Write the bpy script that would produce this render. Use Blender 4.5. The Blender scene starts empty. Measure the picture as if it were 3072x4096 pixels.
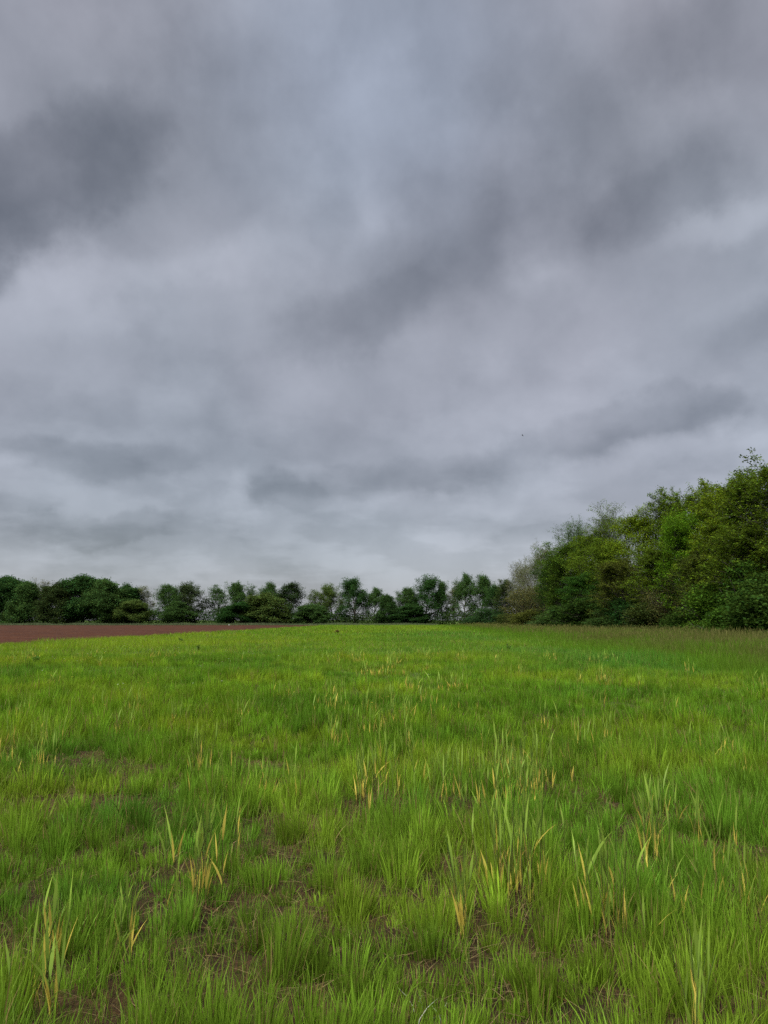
import bpy, math, random
import numpy as np
from mathutils import Vector, Matrix

rad = math.radians
SC = bpy.context.scene
COL = SC.collection
EXPOSURE = 2.0

# ------------------------------------------------------------------ camera numbers
CAM_H, FPX, CX, CY, HORIZON = 1.6, 2958.0, 1536.0, 2048.0, 2480.0   # photo pixels (3072 x 4096)
PITCH = math.atan((HORIZON - CY) / FPX)

def ray(px, py):
    x, y = (px - CX) / FPX, (CY - py) / FPX
    c, s = math.cos(PITCH), math.sin(PITCH)
    return np.array([x, c - y * s, s + y * c])

def ground(px, py, z=0.0):
    d = ray(px, py)
    t = (z - CAM_H) / d[2]
    return d[0] * t, d[1] * t

# ------------------------------------------------------------------ tagging helpers
def tag(o, label=None, cat=None, group=None, kind=None):
    if label: o['label'] = label
    if cat: o['category'] = cat
    if group: o['group'] = group
    if kind: o['kind'] = kind
    return o

def empty(name, loc=(0, 0, 0), rz=0.0):
    o = bpy.data.objects.new(name, None)
    o.empty_display_size = 0.3
    o.location = loc
    o.rotation_euler = (0, 0, rz)
    COL.objects.link(o)
    return o

def mesh_data(name, V, quads=None, tris=None, mat=None, tint=None, smooth=False):
    V = np.asarray(V, np.float32)
    quads = np.zeros((0, 4), np.int32) if quads is None or len(quads) == 0 else np.asarray(quads, np.int32)
    tris = np.zeros((0, 3), np.int32) if tris is None or len(tris) == 0 else np.asarray(tris, np.int32)
    me = bpy.data.meshes.new(name)
    nq, nt = len(quads), len(tris)
    me.vertices.add(len(V)); me.vertices.foreach_set('co', V.ravel())
    me.loops.add(nq * 4 + nt * 3)
    me.loops.foreach_set('vertex_index', np.concatenate([quads.ravel(), tris.ravel()]).astype(np.int32))
    me.polygons.add(nq + nt)
    st = np.concatenate([np.arange(nq) * 4, nq * 4 + np.arange(nt) * 3]).astype(np.int32)
    me.polygons.foreach_set('loop_start', st)
    if smooth:
        me.polygons.foreach_set('use_smooth', np.ones(nq + nt, bool))
    if tint is not None:
        a = me.color_attributes.new('tint', 'FLOAT_COLOR', 'POINT')
        c = np.ones((len(V), 4), np.float32); c[:, :3] = tint
        a.data.foreach_set('color', c.ravel())
    if mat: me.materials.append(mat)
    me.update(calc_edges=True)
    return me

def obj(name, me, parent=None, loc=None):
    o = bpy.data.objects.new(name, me)
    COL.objects.link(o)
    if parent is not None: o.parent = parent
    if loc is not None: o.location = loc
    return o

# ------------------------------------------------------------------ numpy noise
def _hash(ix, iy, seed):
    h = (ix.astype(np.int64) * 374761393 + iy.astype(np.int64) * 668265263 + seed * 974634777) & 0xffffffff
    h = ((h ^ (h >> 13)) * 1274126177) & 0xffffffff
    h = ((h ^ (h >> 16)) * 2246822519) & 0xffffffff
    return ((h ^ (h >> 15)) & 0xffffff) / float(0xffffff)

def vnoise(x, y, s, seed=0):
    x = np.asarray(x, float) / s; y = np.asarray(y, float) / s
    ix, iy = np.floor(x), np.floor(y)
    fx, fy = x - ix, y - iy
    fx = fx * fx * (3 - 2 * fx); fy = fy * fy * (3 - 2 * fy)
    a = _hash(ix, iy, seed); b = _hash(ix + 1, iy, seed)
    c = _hash(ix, iy + 1, seed); d = _hash(ix + 1, iy + 1, seed)
    return (a * (1 - fx) + b * fx) * (1 - fy) + (c * (1 - fx) + d * fx) * fy

def fbm(x, y, s, seed=0, o=3):
    v = 0; a = 1; t = 0
    for k in range(o):
        v = v + a * vnoise(x, y, s / 2 ** k, seed + 17 * k); t += a; a *= 0.5
    return v / t

def sstep(x, a, b):
    t = np.clip((x - a) / (b - a), 0, 1)
    return t * t * (3 - 2 * t)

# ------------------------------------------------------------------ materials
def new_mat(name):
    m = bpy.data.materials.new(name); m.use_nodes = True
    nt = m.node_tree; nt.nodes.clear()
    out = nt.nodes.new('ShaderNodeOutputMaterial')
    return m, nt, out

def N(nt, typ, **kw):
    n = nt.nodes.new(typ)
    for k, v in kw.items():
        setattr(n, k, v)
    return n

def leafy_mat(name, transl=0.35, gloss=0.06, rough=0.45, objcol=True):
    """leaf or blade: diffuse + light let through + a little sheen; colour = tint attribute x object colour"""
    m, nt, out = new_mat(name)
    at = N(nt, 'ShaderNodeAttribute', attribute_name='tint')
    col = at.outputs['Color']
    if objcol:
        oi = N(nt, 'ShaderNodeObjectInfo')
        mx = N(nt, 'ShaderNodeMix', data_type='RGBA', blend_type='MULTIPLY')
        mx.inputs['Factor'].default_value = 1
        nt.links.new(at.outputs['Color'], mx.inputs['A']); nt.links.new(oi.outputs['Color'], mx.inputs['B'])
        col = mx.outputs['Result']
    df = N(nt, 'ShaderNodeBsdfDiffuse'); tr = N(nt, 'ShaderNodeBsdfTranslucent'); gl = N(nt, 'ShaderNodeBsdfGlossy')
    gl.inputs['Roughness'].default_value = rough
    nt.links.new(col, df.inputs['Color'])
    hs = N(nt, 'ShaderNodeHueSaturation'); hs.inputs['Hue'].default_value = 0.485; hs.inputs['Value'].default_value = 1.25
    nt.links.new(col, hs.inputs['Color']); nt.links.new(hs.outputs['Color'], tr.inputs['Color'])
    a = N(nt, 'ShaderNodeMixShader'); a.inputs[0].default_value = transl
    nt.links.new(df.outputs[0], a.inputs[1]); nt.links.new(tr.outputs[0], a.inputs[2])
    if gloss <= 0:
        nt.links.new(a.outputs[0], out.inputs['Surface'])
        return m
    b = N(nt, 'ShaderNodeMixShader'); b.inputs[0].default_value = gloss
    nt.links.new(a.outputs[0], b.inputs[1]); nt.links.new(gl.outputs[0], b.inputs[2])
    nt.links.new(b.outputs[0], out.inputs['Surface'])
    return m

def bark_mat():
    m, nt, out = new_mat('bark')
    tc = N(nt, 'ShaderNodeTexCoord')
    mp = N(nt, 'ShaderNodeMapping'); mp.inputs['Scale'].default_value = (9, 9, 1.6)
    no = N(nt, 'ShaderNodeTexNoise'); no.inputs['Scale'].default_value = 1.0; no.inputs['Detail'].default_value = 5
    nt.links.new(tc.outputs['Object'], mp.inputs['Vector']); nt.links.new(mp.outputs[0], no.inputs['Vector'])
    cr = N(nt, 'ShaderNodeValToRGB')
    cr.color_ramp.elements[0].position = .3; cr.color_ramp.elements[0].color = (.35, .33, .3, 1)
    cr.color_ramp.elements[1].position = .75; cr.color_ramp.elements[1].color = (1.3, 1.25, 1.15, 1)
    nt.links.new(no.outputs['Fac'], cr.inputs['Fac'])
    oi = N(nt, 'ShaderNodeObjectInfo')
    mx = N(nt, 'ShaderNodeMix', data_type='RGBA', blend_type='MULTIPLY'); mx.inputs['Factor'].default_value = 1
    nt.links.new(cr.outputs['Color'], mx.inputs['A']); nt.links.new(oi.outputs['Color'], mx.inputs['B'])
    bs = N(nt, 'ShaderNodeBsdfPrincipled'); bs.inputs['Roughness'].default_value = .9
    bp = N(nt, 'ShaderNodeBump'); bp.inputs['Strength'].default_value = .5; bp.inputs['Distance'].default_value = .03
    nt.links.new(no.outputs['Fac'], bp.inputs['Height']); nt.links.new(bp.outputs[0], bs.inputs['Normal'])
    nt.links.new(mx.outputs['Result'], bs.inputs['Base Color']); nt.links.new(bs.outputs[0], out.inputs['Surface'])
    return m

def earth_mat(name, stops, scale, fine, green=False):
    """soil: ramp over broad + fine noise, bumpy; green=True turns to sward farther out in the meadow"""
    m, nt, out = new_mat(name)
    tc = N(nt, 'ShaderNodeTexCoord')
    a = N(nt, 'ShaderNodeTexNoise'); a.inputs['Scale'].default_value = scale; a.inputs['Detail'].default_value = 4
    b = N(nt, 'ShaderNodeTexNoise'); b.inputs['Scale'].default_value = fine; b.inputs['Detail'].default_value = 7; b.inputs['Roughness'].default_value = .7
    nt.links.new(tc.outputs['Object'], a.inputs['Vector']); nt.links.new(tc.outputs['Object'], b.inputs['Vector'])
    ad = N(nt, 'ShaderNodeMath', operation='MULTIPLY_ADD'); ad.inputs[1].default_value = .45
    nt.links.new(a.outputs['Fac'], ad.inputs[0])
    ml = N(nt, 'ShaderNodeMath', operation='MULTIPLY'); ml.inputs[1].default_value = .55
    nt.links.new(b.outputs['Fac'], ml.inputs[0]); nt.links.new(ml.outputs[0], ad.inputs[2])
    cr = N(nt, 'ShaderNodeValToRGB')
    els = cr.color_ramp.elements
    els[0].position, els[0].color = stops[0][0], (*stops[0][1], 1)
    els[1].position, els[1].color = stops[-1][0], (*stops[-1][1], 1)
    for p, c in stops[1:-1]:
        e = els.new(p); e.color = (*c, 1)
    nt.links.new(ad.outputs[0], cr.inputs['Fac'])
    col = cr.outputs['Color']
    if green:
        sp = N(nt, 'ShaderNodeSeparateXYZ'); nt.links.new(tc.outputs['Object'], sp.inputs[0])
        mr = N(nt, 'ShaderNodeMapRange'); mr.inputs['From Min'].default_value = 9; mr.inputs['From Max'].default_value = 26
        nt.links.new(sp.outputs['Y'], mr.inputs['Value'])
        g = N(nt, 'ShaderNodeValToRGB')
        g.color_ramp.elements[0].position = .35; g.color_ramp.elements[0].color = (.035, .075, .008, 1)
        g.color_ramp.elements[1].position = .65; g.color_ramp.elements[1].color = (.085, .14, .016, 1)
        nt.links.new(ad.outputs[0], g.inputs['Fac'])
        mx = N(nt, 'ShaderNodeMix', data_type='RGBA')
        nt.links.new(mr.outputs[0], mx.inputs['Factor']); nt.links.new(col, mx.inputs['A']); nt.links.new(g.outputs['Color'], mx.inputs['B'])
        col = mx.outputs['Result']
    bs = N(nt, 'ShaderNodeBsdfPrincipled'); bs.inputs['Roughness'].default_value = .95
    bs.inputs['Specular IOR Level'].default_value = .2
    bp = N(nt, 'ShaderNodeBump'); bp.inputs['Strength'].default_value = 1.0; bp.inputs['Distance'].default_value = .07
    nt.links.new(b.outputs['Fac'], bp.inputs['Height']); nt.links.new(bp.outputs[0], bs.inputs['Normal'])
    nt.links.new(col, bs.inputs['Base Color']); nt.links.new(bs.outputs[0], out.inputs['Surface'])
    return m

def plain_mat(name, col, rough=.6):
    m, nt, out = new_mat(name)
    tc = N(nt, 'ShaderNodeTexCoord'); no = N(nt, 'ShaderNodeTexNoise'); no.inputs['Scale'].default_value = 20
    nt.links.new(tc.outputs['Object'], no.inputs['Vector'])
    mx = N(nt, 'ShaderNodeMix', data_type='RGBA')
    mx.inputs['A'].default_value = (*[c * .8 for c in col], 1); mx.inputs['B'].default_value = (*[min(1, c * 1.15) for c in col], 1)
    nt.links.new(no.outputs['Fac'], mx.inputs['Factor'])
    bs = N(nt, 'ShaderNodeBsdfPrincipled'); bs.inputs['Roughness'].default_value = rough
    nt.links.new(mx.outputs['Result'], bs.inputs['Base Color']); nt.links.new(bs.outputs[0], out.inputs['Surface'])
    return m

M_GRASS = leafy_mat('grass_blade', .38, .007, .42, objcol=False)
M_LEAF = leafy_mat('tree_leaf', .30, 0, .5)
M_BARK = bark_mat()
M_SOIL = earth_mat('meadow_soil', [(.3, (.012, .0062, .0020)), (.48, (.042, .0235, .0078)), (.58, (.090, .054, .019)), (.72, (.155, .100, .038))], 1.1, 22, green=True)
M_PLOUGH = earth_mat('ploughed_earth', [(.3, (.023, .0066, .0018)), (.5, (.046, .0142, .0042)), (.72, (.075, .027, .0088))], .25, 3.0)

# ------------------------------------------------------------------ ground
def sheet(name, xs, ys, zf, mat):
    X, Y = np.meshgrid(xs, ys)
    Z = zf(X, Y)
    V = np.stack([X.ravel(), Y.ravel(), Z.ravel()], 1)
    nx, ny = len(xs), len(ys)
    i = (np.arange(ny - 1)[:, None] * nx + np.arange(nx - 1)[None, :]).ravel()
    Q = np.stack([i, i + 1, i + 1 + nx, i + nx], 1)
    return obj(name, mesh_data(name, V, Q, mat=mat, smooth=True))

def ground_z(x, y):
    near = 1 - sstep(np.hypot(x, y), 14, 30)
    return ((fbm(x, y, .5, 3, 3) - .5) * .07 + (vnoise(x, y, .11, 4) - .5) * .03) * near

def spread(a, first, far, g=1.06):
    v = [0.0]; s = first
    while v[-1] < far:
        v.append(v[-1] + s)
        if v[-1] > a: s *= g
    return np.array(v)

px_ = spread(5, .05, 4000, 1.12)
gx = np.concatenate([-px_[::-1], px_[1:]])
gy = np.concatenate([-spread(1, .5, 60, 1.3)[::-1][:-1], spread(9, .05, 4200, 1.08)])
tag(sheet('ground', gx, gy, ground_z, M_SOIL), kind='structure')

# edge between meadow and ploughed field, world x as a function of depth
EDGE_D = np.array([0, 46, 80, 123, 160, 190, 240.])
EDGE_X = np.array([-28.4, -24.9, -23.1, -20.8, -19.2, -18.2, -17.])
def field_edge(y):
    return np.interp(y, EDGE_D, EDGE_X) + (vnoise(y, y * 0, 3.0, 5) - .5) * .7

def plough_z(x, y):
    d = field_edge(y) - x
    n = (vnoise(x, y, .45, 11) - .5) * .10 + (vnoise(x, y, 1.4, 12) - .5) * .12
    furrow = np.sin((x + .06 * y) * 5.2) * .03
    return .05 + (n + furrow) * sstep(d, -1, .5) - .25 * (1 - sstep(d, -.6, .4))

ys = np.concatenate([np.arange(34, 90, .35), np.arange(90, 219, .8)])
xs_n = np.concatenate([-spread(40, .3, 190, 1.06)[::-1][:-1], [0.0]])
Xg, Yg = np.meshgrid(xs_n, ys)
Xw = Xg + field_edge(Yg) + .6
Zw = plough_z(Xw, Yg)
V = np.stack([Xw.ravel(), Yg.ravel(), Zw.ravel()], 1)
nx = len(xs_n)
i = (np.arange(len(ys) - 1)[:, None] * nx + np.arange(nx - 1)[None, :]).ravel()
tag(obj('ploughed_field', mesh_data('ploughed_field', V, np.stack([i, i + 1, i + 1 + nx, i + nx], 1), mat=M_PLOUGH)), kind='structure')

# ------------------------------------------------------------------ grass blades
def blades(rng, x, y, z0, h, w, lean, ldir, segs, cb, ct, facing=None, droop=1.8, widest=0.0):
    """one mesh chunk of tapering blades. h height, lean horizontal reach of the tip, ldir its heading"""
    n = len(x)
    t = np.linspace(0, 1, segs + 1)
    lx, ly = np.cos(ldir) * lean, np.sin(ldir) * lean
    fa = rng.uniform(0, 2 * np.pi, n) if facing is None else facing
    wx, wy = np.cos(fa), np.sin(fa)
    pts = []; cols = []
    for k, tk in enumerate(t):
        f = tk ** droop
        px = x + lx * f; py = y + ly * f
        pz = z0 + h * (tk - .18 * np.clip(lean / np.maximum(h, .01), 0, 1.5) * tk ** 3)
        c = cb + (ct - cb) * (tk ** .7)
        if k < segs:
            if widest > 0:
                ww = w * .5 * (0.45 + .55 * math.sin(math.pi * min(1, tk / widest * .5))) * (1 if tk <= widest else (1 - tk) / (1 - widest) )
            else:
                ww = w * .5 * (1 - tk ** 1.6 * .85)
            pts.append(np.stack([px - wx * ww, py - wy * ww, pz], 1)); cols.append(c)
            pts.append(np.stack([px + wx * ww, py + wy * ww, pz], 1)); cols.append(c)
        else:
            pts.append(np.stack([px, py, pz], 1)); cols.append(c)
    m = 2 * segs + 1
    V = np.stack(pts, 1).reshape(-1, 3)
    C = np.stack(cols, 1).reshape(-1, 3)
    base = (np.arange(n) * m)[:, None]
    Q = [base + np.array([2 * k, 2 * k + 1, 2 * k + 3, 2 * k + 2]) for k in range(segs - 1)]
    Q = np.concatenate(Q) if Q else np.zeros((0, 4), int)
    T = base + np.array([2 * segs - 2, 2 * segs - 1, 2 * segs])
    return V, Q, T, C

class Chunk:
    def __init__(s): s.V, s.Q, s.T, s.C, s.n = [], [], [], [], 0
    def add(s, ch):
        V, Q, T, C = ch
        s.V.append(V); s.C.append(C); s.Q.append(Q + s.n); s.T.append(T + s.n); s.n += len(V)
    def mesh(s, name, mat):
        return mesh_data(name, np.concatenate(s.V), np.concatenate(s.Q), np.concatenate(s.T), mat, np.concatenate(s.C))

def tube(poly, radii, sides, V, Q):
    P = np.asarray(poly); n = len(P)
    d = np.gradient(P, axis=0); d /= np.linalg.norm(d, axis=1)[:, None] + 1e-9
    ref = np.array([1., 0, 0]) if abs(d[0][0]) < .8 else np.array([0, 1., 0])
    u = np.cross(d, ref); u /= np.linalg.norm(u, axis=1)[:, None]
    v = np.cross(d, u)
    a = np.arange(sides) * 2 * np.pi / sides
    R = np.asarray(radii)[:, None, None]
    ring = P[:, None, :] + R * (np.cos(a)[None, :, None] * u[:, None, :] + np.sin(a)[None, :, None] * v[:, None, :])
    base = sum(len(k) for k in V)
    V.append(ring.reshape(-1, 3))
    i = np.arange(n - 1)[:, None] * sides; j = np.arange(sides)[None, :]; j2 = (j + 1) % sides
    Q.append((base + np.stack([i + j, i + j2, i + sides + j2, i + sides + j], -1)).reshape(-1, 4))

TALL_X = np.array([11.2, 11.2, 10.3, 10.2, 11.5, 13.5, 16.])
TALL_D = np.array([0, 18, 26, 40, 70, 110, 200.])
def tall_edge(x, y):
    return np.interp(y, TALL_D, TALL_X) + (vnoise(x, y, 3., 41) - .5) * 2.4
def wood_x(y):
    return 35 - (y - 67) * .04

BARE = [(1330, 3850, .30, .22), (1250, 3960, .2, .15), (1080, 3440, .34, .3), (1440, 3440, .36, .22), (1590, 4040, .2, .2), (1190, 4070, .2, .12), (450, 3850, .2, .2),
        (310, 3545, .25, .2), (500, 4060, .28, .18), (1640, 3760, .2, .2), (2270, 3420, .3, .3), (2060, 3680, .26, .2), (1700, 3840, .18, .15),
        (2720, 2935, .9, .55), (2860, 2890, .5, .4), (1500, 3240, .4, .4), (2400, 3740, .3, .15), (1980, 3100, .6, .5), (2150, 3060, .5, .4),
        (1000, 3720, .2, .2), (860, 3880, .2, .2), (2620, 3600, .25, .25), (2700, 3830, .25, .2), (2090, 4030, .2, .2), (1840, 4000, .18, .15), (1700, 3270, .4, .3)]
BARE += [(2080, 3590, .46, .4), (2440, 3760, .42, .36), (1850, 3800, .26, .26), (805, 3660, .36, .34), (2600, 3470, .38, .34), (185, 3930, .26, .26), (490, 3890, .26, .26), (130, 4140, .26, .24), (2800, 4150, .26, .24), (1500, 3220, .5, .5), (1980, 3250, .7, .6)]   # open feet of the cereal clumps
BARE_W = [(*ground(a, b), c * .44, d * .38) for a, b, c, d in BARE]
def bareness(x, y):
    b = np.zeros_like(x)
    for bx, by, rx, ry in BARE_W:
        b = np.maximum(b, np.exp(-(((x - bx) / rx) ** 2 + ((y - by) / (ry * 1.5)) ** 2) * 1.1))
    return b

GREEN_DEEP = np.array([.050, .140, .009]) * 1.13; GREEN_MID = np.array([.088, .192, .010]) * 1.13
GREEN_YEL = np.array([.150, .234, .012]) * 1.13; GREEN_BLUE = np.array([.046, .150, .018]) * 1.13; STRAW = np.array([.30, .235, .085]); YEL = np.array([.62, .53, .095]); OLIVE = np.array([.105, .105, .030])

def gauss(x, y, cx, cy, sx, sy):
    return np.exp(-((x - cx) / sx) ** 2 - ((y - cy) / sy) ** 2)

def sward_colour(rng, x, y):
    """own colour of the grass at a place: broad patches of deep, yellowish and bluish green"""
    a = fbm(x, y, 1.6, 21, 3); b = fbm(x, y, 7.0, 22, 3); d = y
    yel = sstep(.55 * a + .45 * b, .46, .72)
    yel = np.clip(yel + gauss(x, y, 5.5, 31, 4.5, 5) * .9 + gauss(x, y, -14, 33, 9, 12) * .45 + gauss(x, y, -22, 55, 14, 18) * .6 + .38 * sstep(d, 22, 55), 0, 1.2)
    deep = np.maximum(sstep(fbm(x, y, 1.1, 23, 2), .52, .72), sstep(fbm(x / 2.4, y, 2.3, 27, 3), .50, .66) * sstep(d, 7, 14)) * (1 - .5 * yel)
    blu = sstep(fbm(x, y, 4.0, 24, 2), .55, .75) * .22 + gauss(x, y, 9.5, 30, 4.5, 10) * .75 + gauss(x, y, 7, 75, 7, 30) * .6
    c = GREEN_MID + (GREEN_YEL - GREEN_MID) * yel[:, None]
    c = c + (GREEN_DEEP - c) * deep[:, None] * .8
    c = c + (GREEN_BLUE - c) * np.clip(blu, 0, .85)[:, None]
    c = c + (1 - sstep(d, 5, 12))[:, None] * np.array([-.002, .008, .007])      # the fine grass nearest is a softer, cooler green
    c = c * (1 + .12 * sstep(d, 9, 20))[:, None]      # the sward colour gets a little lighter with depth
    return c * np.clip(rng.normal(1, .13, len(x)), .6, 1.5)[:, None]

def sward_height(x, y):
    h = .26 + .16 * (fbm(x, y, .9, 31, 2) - .5) * 2 + .10 * (fbm(x, y, 3.5, 32, 2) - .5) * 2
    h = h + .09 * (fbm(x / 2.0, y, 2.2, 34, 2) - .5) * 2 * sstep(y, 9, 16)
    h = h + .20 * gauss(x, y, 10.0, 29, 3.2, 3.5) + .10 * gauss(x, y, 12.8, 33, 3, 5)
    return np.clip(h, .10, .62)

def wedge(rng, d0, d1, density, extra=3.0):
    """random places in the field of view between two depths, with room at the sides for a step sideways"""
    half = lambda d: .56 * d + extra
    n = int(density * (half(d0) + half(d1)) * (d1 - d0))
    y = d0 + (d1 - d0) * rng.random(int(n * 1.5))
    y = y[rng.random(len(y)) < half(y) / half(d1)]
    y = y[:n]
    x = (rng.random(len(y)) * 2 - 1) * half(y)
    return x, y

def in_meadow(x, y):
    return (x > field_edge(y) + .1) & (x < wood_x(y) + 2)

rng = np.random.default_rng(7)
G = Chunk()

def tussocks(d0, d1, per_m2, nb, segs, wmul, r0=.045, r1=.125):
    x, y = wedge(rng, d0, d1, per_m2)
    keep = in_meadow(x, y) & (x < tall_edge(x, y) + 1)
    keep &= (bareness(x, y) < .72) & (fbm(x, y, .62, 35, 2) > .225 + .055 * (1 - sstep(y, 5, 11)))
    x, y = x[keep], y[keep]
    big = rng.random(len(x)) ** 1.6
    H = sward_height(x, y) * (.62 + .62 * big) * rng.uniform(.9, 1.1, len(x)) * (.80 + .20 * sstep(y, 5, 11))
    R = r0 + (r1 - r0) * big
    k = np.maximum(8, (nb * rng.uniform(.6, 1.05, len(x)) * (R / .1) ** 1.5).astype(int))
    tc = sward_colour(rng, x, y) * np.clip(rng.normal(1, .17, len(x)), .6, 1.5)[:, None]
    tilt = rng.uniform(0, 6.28, len(x)); tl = rng.uniform(0, .16, len(x))
    idx = np.repeat(np.arange(len(x)), k); n = len(idx)
    q = np.sqrt(rng.random(n)); a = rng.uniform(0, 2 * np.pi, n)
    foot = q * R[idx] * .88
    bx, by = x[idx] + foot * np.cos(a), y[idx] + foot * np.sin(a)
    h = H[idx] * rng.uniform(.5, 1.12, n) * (1.08 - .25 * q ** 2)
    out = h * (.04 + .32 * q * rng.uniform(.3, 1.2, n))
    lx = out * np.cos(a + rng.normal(0, .35, n)) + h * tl[idx] * np.cos(tilt[idx])
    ly = out * np.sin(a + rng.normal(0, .35, n)) + h * tl[idx] * np.sin(tilt[idx])
    bent = rng.random(n) < .05
    lx[bent] *= 2.2; ly[bent] *= 2.2
    w = rng.uniform(.0030, .0074, n) * wmul
    coarse = rng.random(n) < .10
    w[coarse] *= 1.7
    c = tc[idx] * np.clip(rng.normal(1, .16, n), .5, 1.6)[:, None]
    dry = rng.random(n) < .05
    c[dry] = STRAW * rng.uniform(.45, .9, (dry.sum(), 1))
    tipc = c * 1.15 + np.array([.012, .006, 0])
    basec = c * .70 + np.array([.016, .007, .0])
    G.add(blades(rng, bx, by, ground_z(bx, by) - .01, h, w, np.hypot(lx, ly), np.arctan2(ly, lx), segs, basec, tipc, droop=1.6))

def filler(d0, d1, per_m2, segs, w0, w1, hmul=(.3, .85), bare_cut=.55):
    x, y = wedge(rng, d0, d1, per_m2)
    keep = in_meadow(x, y) & (x < tall_edge(x, y) + 1.5)
    keep &= rng.random(len(x)) > bareness(x, y) * bare_cut * 1.3
    x, y = x[keep], y[keep]; n = len(x)
    h = sward_height(x, y) * rng.uniform(*hmul, n)
    c = sward_colour(rng, x, y)
    dry = rng.random(n) < .09
    c[dry] = STRAW * rng.uniform(.4, .95, (dry.sum(), 1))
    lean = h * rng.uniform(.1, .75, n)
    G.add(blades(rng, x, y, ground_z(x, y) - .01, h, rng.uniform(w0, w1, n), lean, rng.uniform(0, 2 * np.pi, n), segs, c * .80 + np.array([.012, .006, 0]), c * 1.1 + np.array([.01, .005, 0])))

tussocks(2.5, 6.0, 44, 108, 4, 1.1)
tussocks(6.0, 10.5, 38, 70, 3, 1.45)
tussocks(10.5, 20., 27, 38, 2, 2.1)
tussocks(20., 34., 11, 24, 1, 3.2, .08, .2)
filler(2.5, 6.0, 1500, 3, .002, .0042, (.18, .6))
filler(6.0, 10.5, 900, 2, .003, .006, (.22, .65))
filler(10.5, 20., 260, 2, .005, .010, (.4, .95))
filler(20., 36., 110, 1, .010, .018, (.6, 1.1))
filler(36., 70., 60, 1, .018, .032, (.7, 1.3))
filler(70., 222., 14, 1, .05, .09, (.7, 1.4))
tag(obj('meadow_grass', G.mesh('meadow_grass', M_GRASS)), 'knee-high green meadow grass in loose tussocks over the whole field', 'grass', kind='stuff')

# grey-green verge of grass at the foot of the far trees, beyond the ploughed earth
x = rng.uniform(-150, 16, 60000); y = rng.uniform(217, 228, 60000)
c = np.array([.105, .135, .065]) * np.clip(rng.normal(1, .2, 60000), .5, 1.6)[:, None]
F = Chunk()
F.add(blades(rng, x, y, np.zeros(60000), rng.uniform(.3, .85, 60000) * (.6 + .8 * vnoise(x, y, 6, 3)), rng.uniform(.08, .14, 60000), np.full(60000, .1), rng.uniform(0, 6.28, 60000), 1, c, c * 1.1))
tag(obj('verge_grass', F.mesh('verge_grass', M_GRASS)), 'pale grey-green grass verge between ploughed earth and far trees', 'grass', kind='stuff')

# tall seeding grass along the wood
def tall_grass():
    T = Chunk(); S = Chunk()
    for d0, d1, den, w0, w1, segs in ((13, 26, 230, .006, .011, 3), (26, 45, 110, .010, .019, 2), (45, 90, 38, .022, .04, 1), (90, 205, 9, .055, .10, 1)):
        x, y = wedge(rng, d0, d1, den, 4)
        e = tall_edge(x, y)
        keep = (x > e - 1.2) & (x < wood_x(y) + 1.0) & (rng.random(len(x)) < sstep(x - e, -1.5, 1.5) + .1)
        x, y = x[keep], y[keep]; n = len(x)
        inn = sstep(x - tall_edge(x, y), -.5, 7)
        h = (.50 + .28 * inn) * rng.uniform(.55, 1.1, n) * (.82 + .36 * fbm(x, y, 2.5, 51, 2))
        br = np.clip(sstep(fbm(x, y, 3., 52, 3), .36, .70) * (.14 + .74 * inn) + .06, 0, 1)
        c = GREEN_MID * .95 + (np.array([.098, .120, .020]) - GREEN_MID * .95) * br[:, None]
        c = c * np.clip(rng.normal(1, .17, n), .5, 1.6)[:, None]
        top = c + (np.array([.112, .104, .030]) - c) * (br * .7)[:, None]
        T.add(blades(rng, x, y, np.zeros(n) - .01, h, rng.uniform(w0, w1, n), h * rng.uniform(.05, .35, n), rng.uniform(0, 6.28, n), segs, c * .9, top))
        # seed heads on stalks: a thin stalk ending in a spindle
        k = rng.random(n) < .15 * (inn + .12)
        xs, ys = x[k], y[k]; m = len(xs)
        hs = h[k] * rng.uniform(1.05, 1.35, m)
        col = np.array([.118, .116, .034]) * np.clip(rng.normal(1, .25, m), .45, 1.8)[:, None]
        S.add(blades(rng, xs, ys, np.zeros(m), hs, np.full(m, w0 * .9), hs * .12, rng.uniform(0, 6.28, m), 2, col * .8, col))
        ld = rng.uniform(0, 6.28, m)
        S.add(blades(rng, xs + .08 * hs * np.cos(ld), ys + .08 * hs * np.sin(ld), hs * .78, hs * .26, np.full(m, w1 * 1.0), np.full(m, .03), ld, 2, col, col * 1.15, widest=.4))
    tag(obj('tall_grass', T.mesh('tall_grass', M_GRASS)), 'tall olive-brown rough grass in a strip along the wood', 'grass', kind='stuff')
    tag(obj('grass_seed_heads', S.mesh('grass_seed_heads', M_GRASS)), 'brownish seed heads standing above the tall grass by the wood', 'grass', kind='stuff')
tall_grass()

# dead straw lying between the tussocks
x, y = wedge(rng, 2.5, 13, 900)
k = rng.random(len(x)) < .3 + .8 * bareness(x, y)
x, y = x[k], y[k]; n = len(x)
c = np.where((rng.random(n) < .25)[:, None], np.array([.12, .062, .026]), np.array([.25, .19, .085])) * rng.uniform(.35, 1.15, (n, 1))
D = Chunk()
D.add(blades(rng, x, y, ground_z(x, y) + rng.uniform(.002, .03, n), rng.uniform(.005, .05, n), rng.uniform(.002, .004, n) * (1 + y / 12), rng.uniform(.06, .22, n), rng.uniform(0, 6.28, n), 2, c, c, droop=1.0))
tag(obj('dead_straw', D.mesh('dead_straw', M_GRASS)), 'pale brown dead straw lying on bare soil between tussocks', 'straw', kind='stuff')

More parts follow.
